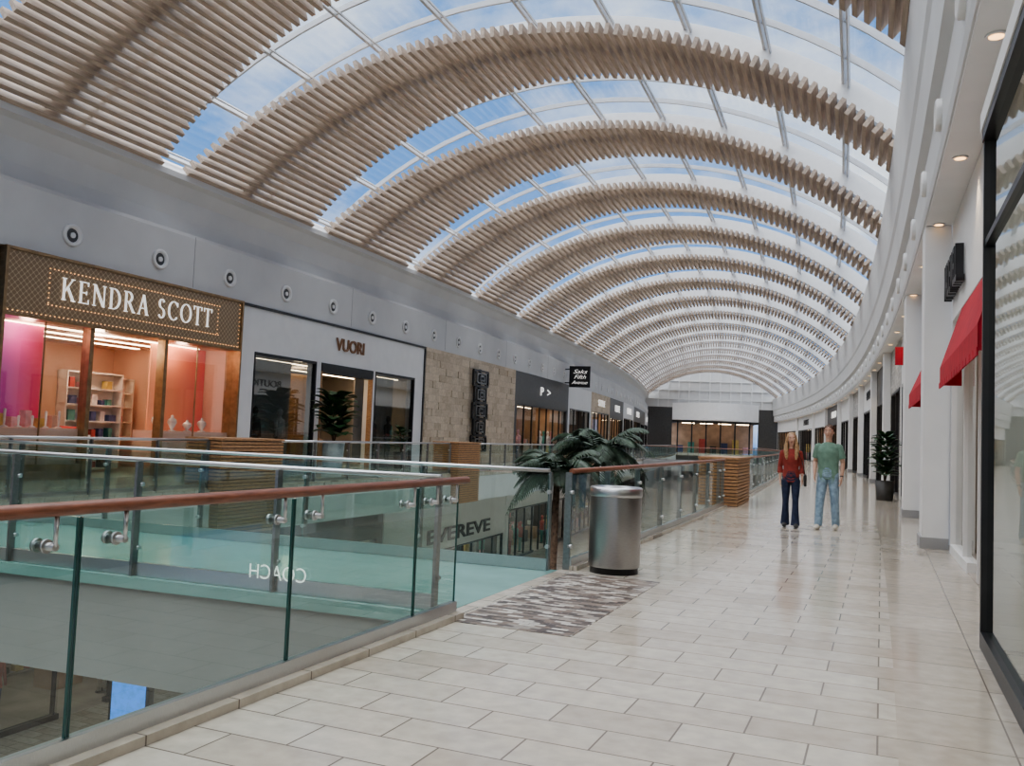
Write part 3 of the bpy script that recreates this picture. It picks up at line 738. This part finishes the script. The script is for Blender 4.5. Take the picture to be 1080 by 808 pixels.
# ---------------------------------------------------------------- people
def interp(pts,rad,lab,step=.025):
    P_=[];R_=[];L_=[]
    for i in range(len(pts)-1):
        a,b=Vector(pts[i]),Vector(pts[i+1]); n=max(1,int((b-a).length/step))
        for k in range(n):
            t=k/n; P_.append(a.lerp(b,t)); R_.append((rad[i][0]*(1-t)+rad[i+1][0]*t,rad[i][1]*(1-t)+rad[i+1][1]*t)); L_.append(lab)
    P_.append(Vector(pts[-1])); R_.append(rad[-1]); L_.append(lab)
    return P_,R_,L_
class Body:
    def __init__(s): s.v=[];s.f=[];s.c=[];s.r=[];s.l=[]
    def tube(s,pts,rad,lab,n=18,ref=Vector((1,0,0))):
        rad=[(r,r) if not isinstance(r,tuple) else r for r in rad]
        P_,R_,L_=interp(pts,rad,lab); s.c+=P_; s.r+=[(a+b)/2 for a,b in R_]; s.l+=L_
        i0=len(s.v)
        for i,(p,r) in enumerate(zip(P_,R_)):
            t=(P_[min(i+1,len(P_)-1)]-P_[max(i-1,0)]).normalized()
            u=(ref-t*t.dot(ref)).normalized(); w=t.cross(u)
            for k in range(n):
                a=2*math.pi*k/n; s.v.append(p+u*math.cos(a)*r[0]+w*math.sin(a)*r[1])
        m=len(P_)
        for i in range(m-1):
            for k in range(n):
                c=(k+1)%n; s.f.append((i0+i*n+k,i0+i*n+c,i0+(i+1)*n+c,i0+(i+1)*n+k))
        s.f.append(tuple(i0+k for k in range(n))[::-1]); s.f.append(tuple(i0+(m-1)*n+k for k in range(n)))
    def ell(s,c,r,lab):
        c=Vector(c); n=14;m=10
        i0=len(s.v)
        for i in range(1,m):
            b=math.pi*i/m
            for k in range(n):
                a=2*math.pi*k/n; s.v.append(c+Vector((r[0]*math.sin(b)*math.cos(a),r[1]*math.sin(b)*math.sin(a),r[2]*math.cos(b))))
        for i in range(m-2):
            for k in range(n):
                q=(k+1)%n; s.f.append((i0+i*n+k,i0+(i+1)*n+k,i0+(i+1)*n+q,i0+i*n+q))
        s.f.append(tuple(i0+k for k in range(n))); s.f.append(tuple(i0+(m-2)*n+k for k in range(n))[::-1])
        s.c.append(c); s.r.append(sum(r)/3); s.l.append(lab)
    def make(s,name,mats,voxel,parent,smooth=3):
        me=bpy.data.meshes.new(name+'_src'); me.from_pydata([tuple(v) for v in s.v],[],s.f)
        bm=bmesh.new(); bm.from_mesh(me); bmesh.ops.recalc_face_normals(bm,faces=bm.faces); bm.to_mesh(me); bm.free()
        o=bpy.data.objects.new(name,me); bpy.context.scene.collection.objects.link(o)
        md=o.modifiers.new('r','REMESH'); md.mode='VOXEL'; md.voxel_size=voxel; md.use_smooth_shade=True
        sm=o.modifiers.new('s','SMOOTH'); sm.factor=.5; sm.iterations=smooth
        bpy.context.view_layer.update()
        me2=bpy.data.meshes.new_from_object(o.evaluated_get(bpy.context.evaluated_depsgraph_get()))
        bpy.data.objects.remove(o)
        labs=sorted(set(s.l)); 
        me2.materials.clear()
        for l in labs: me2.materials.append(mats[l])
        C=np.array([tuple(c) for c in s.c]); Rr=np.array(s.r); LI=np.array([labs.index(l) for l in s.l])
        nf=len(me2.polygons); cen=np.empty(nf*3); me2.polygons.foreach_get('center',cen); cen=cen.reshape(-1,3)
        idx=np.empty(nf,dtype=np.int32)
        for a in range(0,nf,4000):
            d=np.linalg.norm(cen[a:a+4000,None,:]-C[None],axis=2)-Rr[None]
            idx[a:a+4000]=LI[np.argmin(np.abs(d),axis=1)]
        me2.polygons.foreach_set('material_index',idx)
        me2.polygons.foreach_set('use_smooth',[True]*nf)
        o=bpy.data.objects.new(name,me2); bpy.context.scene.collection.objects.link(o); o.parent=parent
        return o
SKIN=mat('skin',(.55,.33,.24),.5,var=.05,scale=12); LIPS=mat('lips',(.38,.14,.12),.5); EYEW=mat('eye_white',(.8,.8,.78),.3); EYEB=mat('iris_dark',(.03,.02,.015),.3)
TEE=mat('sage_green_cotton',(.16,.26,.20),.9,var=.08,scale=14,bump=.3); JEANL=mat('light_denim',(.24,.33,.41),.9,var=.15,scale=16,bump=.3)
JEAND=mat('navy_denim',(.020,.028,.06),.9,var=.15,scale=16); BLOUSE=mat('rust_red_blouse',(.25,.04,.03),.85,var=.1,scale=14,bump=.3)
SHOEW=mat('white_sneaker',(.60,.56,.48),.6); SHOED=mat('dark_shoe',(.03,.03,.03),.5)
HAIRB=mat('brown_hair',(.07,.035,.018),.6,var=.3,scale=40,stretch=(3,3,.5),bump=.6); HAIRY=mat('blond_hair',(.36,.22,.11),.5,var=.35,scale=40,stretch=(3,3,.5),bump=.6)
BAG=mat('black_leather',(.015,.013,.012),.4)
def hand(name,wrist,elbow,sg,parent,curl=.5):
    b=Body(); W=Vector(wrist); d=(W-Vector(elbow)).normalized(); inn=Vector((-sg,0,0)); fw=(Vector((0,-1,0))-d*d.dot(Vector((0,-1,0)))).normalized()
    inn=(inn-d*d.dot(inn)-fw*fw.dot(inn)).normalized()
    rf=fw
    b.tube([W-d*.05,W,W+d*.03,W+d*.07,W+d*.095],[(.025,.022),(.027,.020),(.036,.017),(.041,.015),(.038,.012)],'skin',ref=rf)
    for k,(o_,L_) in enumerate(((.030,.072),(.010,.082),(-.010,.076),(-.029,.058))):
        p=W+d*.085+fw*o_; pts=[p]; c_=curl*(1+.12*k)
        for j,q in enumerate((.45,.32,.23)):
            ang=c_*(.35+.45*j); dr=(d*math.cos(ang)+inn*math.sin(ang)+fw*(o_*1.2)).normalized(); pts.append(pts[-1]+dr*L_*q)
        b.tube(pts,[.0088,.0084,.0078,.0062],'skin',n=10,ref=rf)
    p=W+d*.025+fw*.028
    b.tube([p,p+d*.02+fw*.022+inn*.006,p+d*.048+fw*.034+inn*.014,p+d*.072+fw*.036+inn*.02],[.013,.0125,.0105,.008],'skin',n=10,ref=inn)
    return b.make(name,{'skin':SKIN},.0032,parent,2)

def person(name,loc,rotz,H,female):
    root=bpy.data.objects.new(name,None); bpy.context.scene.collection.objects.link(root); root.empty_display_size=.2
    b=Body(); wx=.9 if female else 1.0
    if female:
        tor=[((0,.0,.86),(.150,.108),'pants'),((0,.0,.93),(.158,.115),'pants'),((0,0,1.0),(.142,.102),'pants')]
        sh=[((0,0,.96),(.164,.120)),((0,0,1.03),(.150,.110)),((0,0,1.12),(.140,.100)),((0,-.005,1.22),(.148,.108)),((0,-.014,1.31),(.158,.124)),((0,-.006,1.39),(.160,.108)),((0,0,1.45),(.135,.088)),((0,0,1.49),(.09,.07))]
    else:
        tor=[((0,.0,.86),(.150,.105),'pants'),((0,.0,.93),(.158,.112),'pants'),((0,0,1.0),(.152,.105),'pants')]
        sh=[((0,0,.90),(.178,.130)),((0,0,.98),(.175,.124)),((0,0,1.10),(.170,.114)),((0,0,1.22),(.180,.120)),((0,-.008,1.33),(.192,.126)),((0,0,1.41),(.188,.112)),((0,0,1.46),(.140,.090)),((0,0,1.495),(.085,.07))]
    b.tube([t[0] for t in tor],[t[1] for t in tor],'pants',24)
    b.tube([t[0] for t in sh],[t[1] for t in sh],'top',24)
    b.tube([(0,.005,1.44),(0,.0,1.52),(0,-.008,1.60)],[(.062,.058),(.052,.054),(.052,.056)] if not female else [(.054,.05),(.044,.046),(.044,.048)],'skin')
    hr=[((0,-.045,1.565),(.022,.022)),((0,-.035,1.578),(.040,.048)),((0,-.022,1.605),(.056,.072)),((0,-.010,1.645),(.068,.088)),((0,.0,1.69),(.075,.097)),((0,.004,1.73),(.076,.098)),((0,.006,1.765),(.066,.086)),((0,.008,1.79),(.042,.056)),((0,.008,1.798),(.015,.02))]
    b.tube([t[0] for t in hr],[t[1] for t in hr],'skin',24)
    b.tube([(0,-.094,1.692),(0,-.104,1.672),(0,-.112,1.655),(0,-.098,1.647)],[.009,.011,.014,.010],'skin',10)
    b.ell((0,-.085,1.712),(.046,.014,.009),'skin')
    for sg in(-1,1): 
        b.ell((sg*.079,.005,1.675),(.010,.018,.031),'skin')
        b.ell((sg*.035,-.07,1.655),(.022,.02,.02),'skin')
    hands=[]
    for sg in(-1,1):
        S=Vector((sg*.178*wx,0,1.42)); 
        if female:
            E=Vector((sg*.200,.045,1.15)); Wr=Vector((sg*(.205 if sg>0 else .20),-.06 if sg>0 else .0,.925))
        else:
            E=Vector((sg*.232,.045,1.15)); Wr=Vector((sg*(.225 if sg>0 else .205),-.03 if sg>0 else -.12,.90 if sg>0 else .93))
        M_=S.lerp(E,.5)
        r=(.047,.042,.036,.034,.024) if not female else (.040,.035,.030,.028,.020)
        F=E.lerp(Wr,.3)
        b.tube([S,M_,E],[r[0],r[1],r[2]],'skin'); b.tube([E,F,Wr],[r[2],r[3]+.004,r[4]],'skin')
        if female:
            b.tube([S-Vector((sg*.05,0,-.012)),S,M_,E,E.lerp(Wr,.55)],[.050,.054,.050,.046,.050],'top')
        else:
            b.tube([S-Vector((sg*.05,0,-.012)),S,S.lerp(E,.3),S.lerp(E,.72)],[.054,.062,.064,.068],'top')
        hands.append((Wr,E,sg))
    for sg in(-1,1):
        fy=(-.16 if sg<0 else .10) if not female else (.10 if sg<0 else -.14)
        ox=.092 if female else .12
        hp=Vector((sg*.088,0,.90)); kn=Vector((sg*(.088 if female else .11),fy*.5-.03,.50)); an=Vector((sg*ox,fy,.10)); 
        if female:
            b.tube([hp,hp.lerp(kn,.45),kn,kn.lerp(an,.4),Vector((an.x,an.y-.005,.045))],[(.088,.098),(.080,.086),(.058,.062),(.062,.068),(.084,.105)],'pants')
        else:
            b.tube([hp,hp.lerp(kn,.45),kn,kn.lerp(an,.4),Vector((an.x,an.y,.065))],[(.090,.102),(.088,.092),(.072,.074),(.070,.074),(.066,.078)],'pants')
        b.tube([(an.x,fy+.05,.045),(an.x+sg*.004,fy+.0,.055),(an.x+sg*.01,fy-.08,.045),(an.x+sg*.016,fy-.15,.036),(an.x+sg*.018,fy-.185,.030)],[(.034,.040),(.040,.052),(.046,.042),(.044,.034),(.026,.024)],'shoe')
    mats={'skin':SKIN,'top':BLOUSE if female else TEE,'pants':JEAND if female else JEANL,'shoe':SHOED if female else SHOEW}
    b.make('body',mats,.0075,root,3)
    for i,(Wr,E,sg) in enumerate(hands): hand('hand_'+('left' if sg>0 else 'right'),Wr,E,sg,root)
    f=MB('face_features')
    def sph(c,r,mt,n=10):
        rings=[]
        for i in range(n+1):
            a=math.pi*i/n; rings.append([Vector(c)+Vector((r[0]*max(.02,math.sin(a))*math.cos(t),r[1]*max(.02,math.sin(a))*math.sin(t),r[2]*math.cos(a))) for t in [2*math.pi*k/12 for k in range(12)]])
        f.loft(rings,mt,smooth=True)
    for sg in(-1,1):
        sph((sg*.031,-.082,1.693),(.014,.010,.008),EYEW); sph((sg*.031,-.089,1.693),(.006,.005,.0065),EYEB)
        sph((sg*.032,-.092,1.713),(.020,.008,.004),HAIRB)
    sph((0,-.089,1.622),(.024,.012,.007),LIPS)
    f.build(root)
    hm=HAIRY if female else HAIRB
    bm=bmesh.new(); bmesh.ops.create_icosphere(bm,subdivisions=5,radius=1)
    for v in bm.verts:
        d=v.co.normalized(); 
        nz=noise.noise(Vector((d.x*6,d.y*6,d.z*3)))*.07+noise.noise(d*15)*.04
        k=1.0+nz
        p=Vector((d.x*.090*k,.016+d.y*.112*k,1.715+d.z*.100*k))
        hl=1.752 if not female else 1.76
        inside=False
        if p.y<-.02 and p.z<hl-(0 if abs(p.x)<.055 else (.02 if not female else .05)): inside=True
        if not female and p.z<1.67 and p.y<.05: inside=True
        if p.z<1.63 and not female: inside=True
        if inside: p=Vector((d.x*.055,.012+d.y*.07,1.69+d.z*.07))
        v.co=p
    me=bpy.data.meshes.new('hair'); bm.to_mesh(me); bm.free(); me.materials.append(hm)
    for pl in me.polygons: pl.use_smooth=True
    ho=bpy.data.objects.new('hair',me); bpy.context.scene.collection.objects.link(ho); ho.parent=root
    if female:
        hb=Body()
        hb.tube([(0,.05,1.74),(0,.075,1.62),(0,.095,1.48),(0,.105,1.34)],[(.07,.05),(.095,.05),(.105,.045),(.075,.03)],'hair',20)
        for sg in(-1,1):
            hb.tube([(sg*.066,.005,1.74),(sg*.086,-.012,1.66),(sg*.092,-.03,1.57),(sg*.095,-.075,1.46),(sg*.09,-.105,1.36),(sg*.08,-.11,1.29)],[(.026,.04),(.026,.045),(.032,.045),(.038,.04),(.036,.032),(.018,.02)],'hair',14)
            hb.tube([(sg*.08,.03,1.66),(sg*.105,.02,1.54),(sg*.11,-.04,1.44),(sg*.11,-.06,1.33)],[.03,.035,.035,.018],'hair',14)
        hb.make('hair_locks',{'hair':hm},.007,root,2)
        g=MB('handbag')
        prof=[(.0,.0),(.03,-.01),(.05,0),(.05,.20),(.03,.21),(0,.20)]
        g.loft([[Vector((.235+x,yy,.80+z_)) for x,z_ in prof] for yy in(-.14,-.12,.10,.12)],BAG)
        pr=[Vector((.26,-.10,1.0)),Vector((.20,-.11,1.25)),Vector((.11,-.10,1.46)),Vector((.10,.0,1.505)),Vector((.12,.09,1.42)),Vector((.21,.11,1.22)),Vector((.26,.09,1.0))]
        for a,c in zip(pr,pr[1:]): g.cyl(a,c,.008,BAG,6)
        g.build(root)
    else:
        g=MB('watch'); 
        W=hands[1][0]; E=hands[1][1]; d=(W-E).normalized(); g.cyl(W-d*.03,W-d*.012,.031,BAG,14); g.build(root)
    k=H/1.80
    root.scale=(k,k,k); root.location=loc; root.rotation_euler=(0,0,rotz)
    return root
person('man',(-.85,16.3,0),math.radians(-8),1.80,False)
person('woman',(-1.46,16.2,0),math.radians(6),1.64,True)

# ---------------------------------------------------------------- lights
def light(name,typ,loc,energy,**k):
    l=bpy.data.lights.new(name,typ); l.energy=energy
    for a,b in k.items(): setattr(l,a,b)
    o=bpy.data.objects.new(name,l); bpy.context.scene.collection.objects.link(o); o.location=loc; return o
sun=light('sun','SUN',(0,0,30),9.0,angle=math.radians(110),color=(1,.965,.92)); sun.rotation_euler=(math.radians(8),math.radians(-12),0)
for s_,l_,z_,e,c in((14.2,-17.6,3.3,22,(1,.7,.55)),(19.2,-17.6,3.3,22,(1,.7,.55)),(16.9,-18.3,3.3,55,(1,.78,.6)),(27,-19,3.2,60,(1,.72,.45)),(3,2.3,3.5,40,(1,.9,.8))):
    light('store_lamp','POINT',P(s_,l_,z_),e,color=c,shadow_soft_size=.15)
for s_ in (-1.8,4.6,11,17.4,23.8,30.2,40,50,60):
    o=light('downlight','SPOT',P(s_,.81,4.70),36,color=(1,.78,.52),shadow_soft_size=.06,spot_size=math.radians(80),spot_blend=.6)

# world
w=bpy.data.worlds.new('sky'); bpy.context.scene.world=w; w.use_nodes=True; N=w.node_tree.nodes; L=w.node_tree.links
bg=N['Background']; tc=N.new('ShaderNodeTexCoord'); mp=N.new('ShaderNodeMapping'); mp.inputs['Scale'].default_value=(1,1,1.6)
nz=N.new('ShaderNodeTexNoise'); nz.inputs['Scale'].default_value=3.4; nz.inputs['Detail'].default_value=9; nz.inputs['Roughness'].default_value=.58
L.new(tc.outputs['Generated'],mp.inputs[0]); L.new(mp.outputs[0],nz.inputs['Vector'])
r=N.new('ShaderNodeValToRGB'); r.color_ramp.elements[0].position=.45; r.color_ramp.elements[1].position=.68
r.color_ramp.elements[0].color=(.13,.31,.66,1); r.color_ramp.elements[1].color=(.92,.96,1.0,1)
L.new(nz.outputs[0],r.inputs[0]); L.new(r.outputs[0],bg.inputs[0]); bg.inputs[1].default_value=1.3
try: bpy.context.scene.view_settings.look='AgX - Medium High Contrast'
except Exception: pass

# ---------------------------------------------------------------- camera
f=930.0; ph=math.atan(55.3/f); a=math.atan(392.5/(f/math.cos(ph))); ro=math.asin(.04)
F=Vector((-math.sin(a),math.cos(a),0)); Rr=Vector((math.cos(a),math.sin(a),0)); Z=Vector((0,0,1))
Fc=F*math.cos(ph)+Z*math.sin(ph); U0=-F*math.sin(ph)+Z*math.cos(ph)
Rc=Rr*math.cos(ro)+U0*math.sin(ro); Uc=-Rr*math.sin(ro)+U0*math.cos(ro)
cam=bpy.data.cameras.new('camera'); co=bpy.data.objects.new('camera',cam); bpy.context.scene.collection.objects.link(co)
M=Matrix((Rc,Uc,-Fc)).transposed().to_4x4(); M.translation=Vector((0,0,1.4)); co.matrix_world=M
cam.sensor_width=36; cam.sensor_fit='HORIZONTAL'; cam.lens=f/1080*36; cam.clip_start=.05; cam.clip_end=400
bpy.context.scene.camera=co
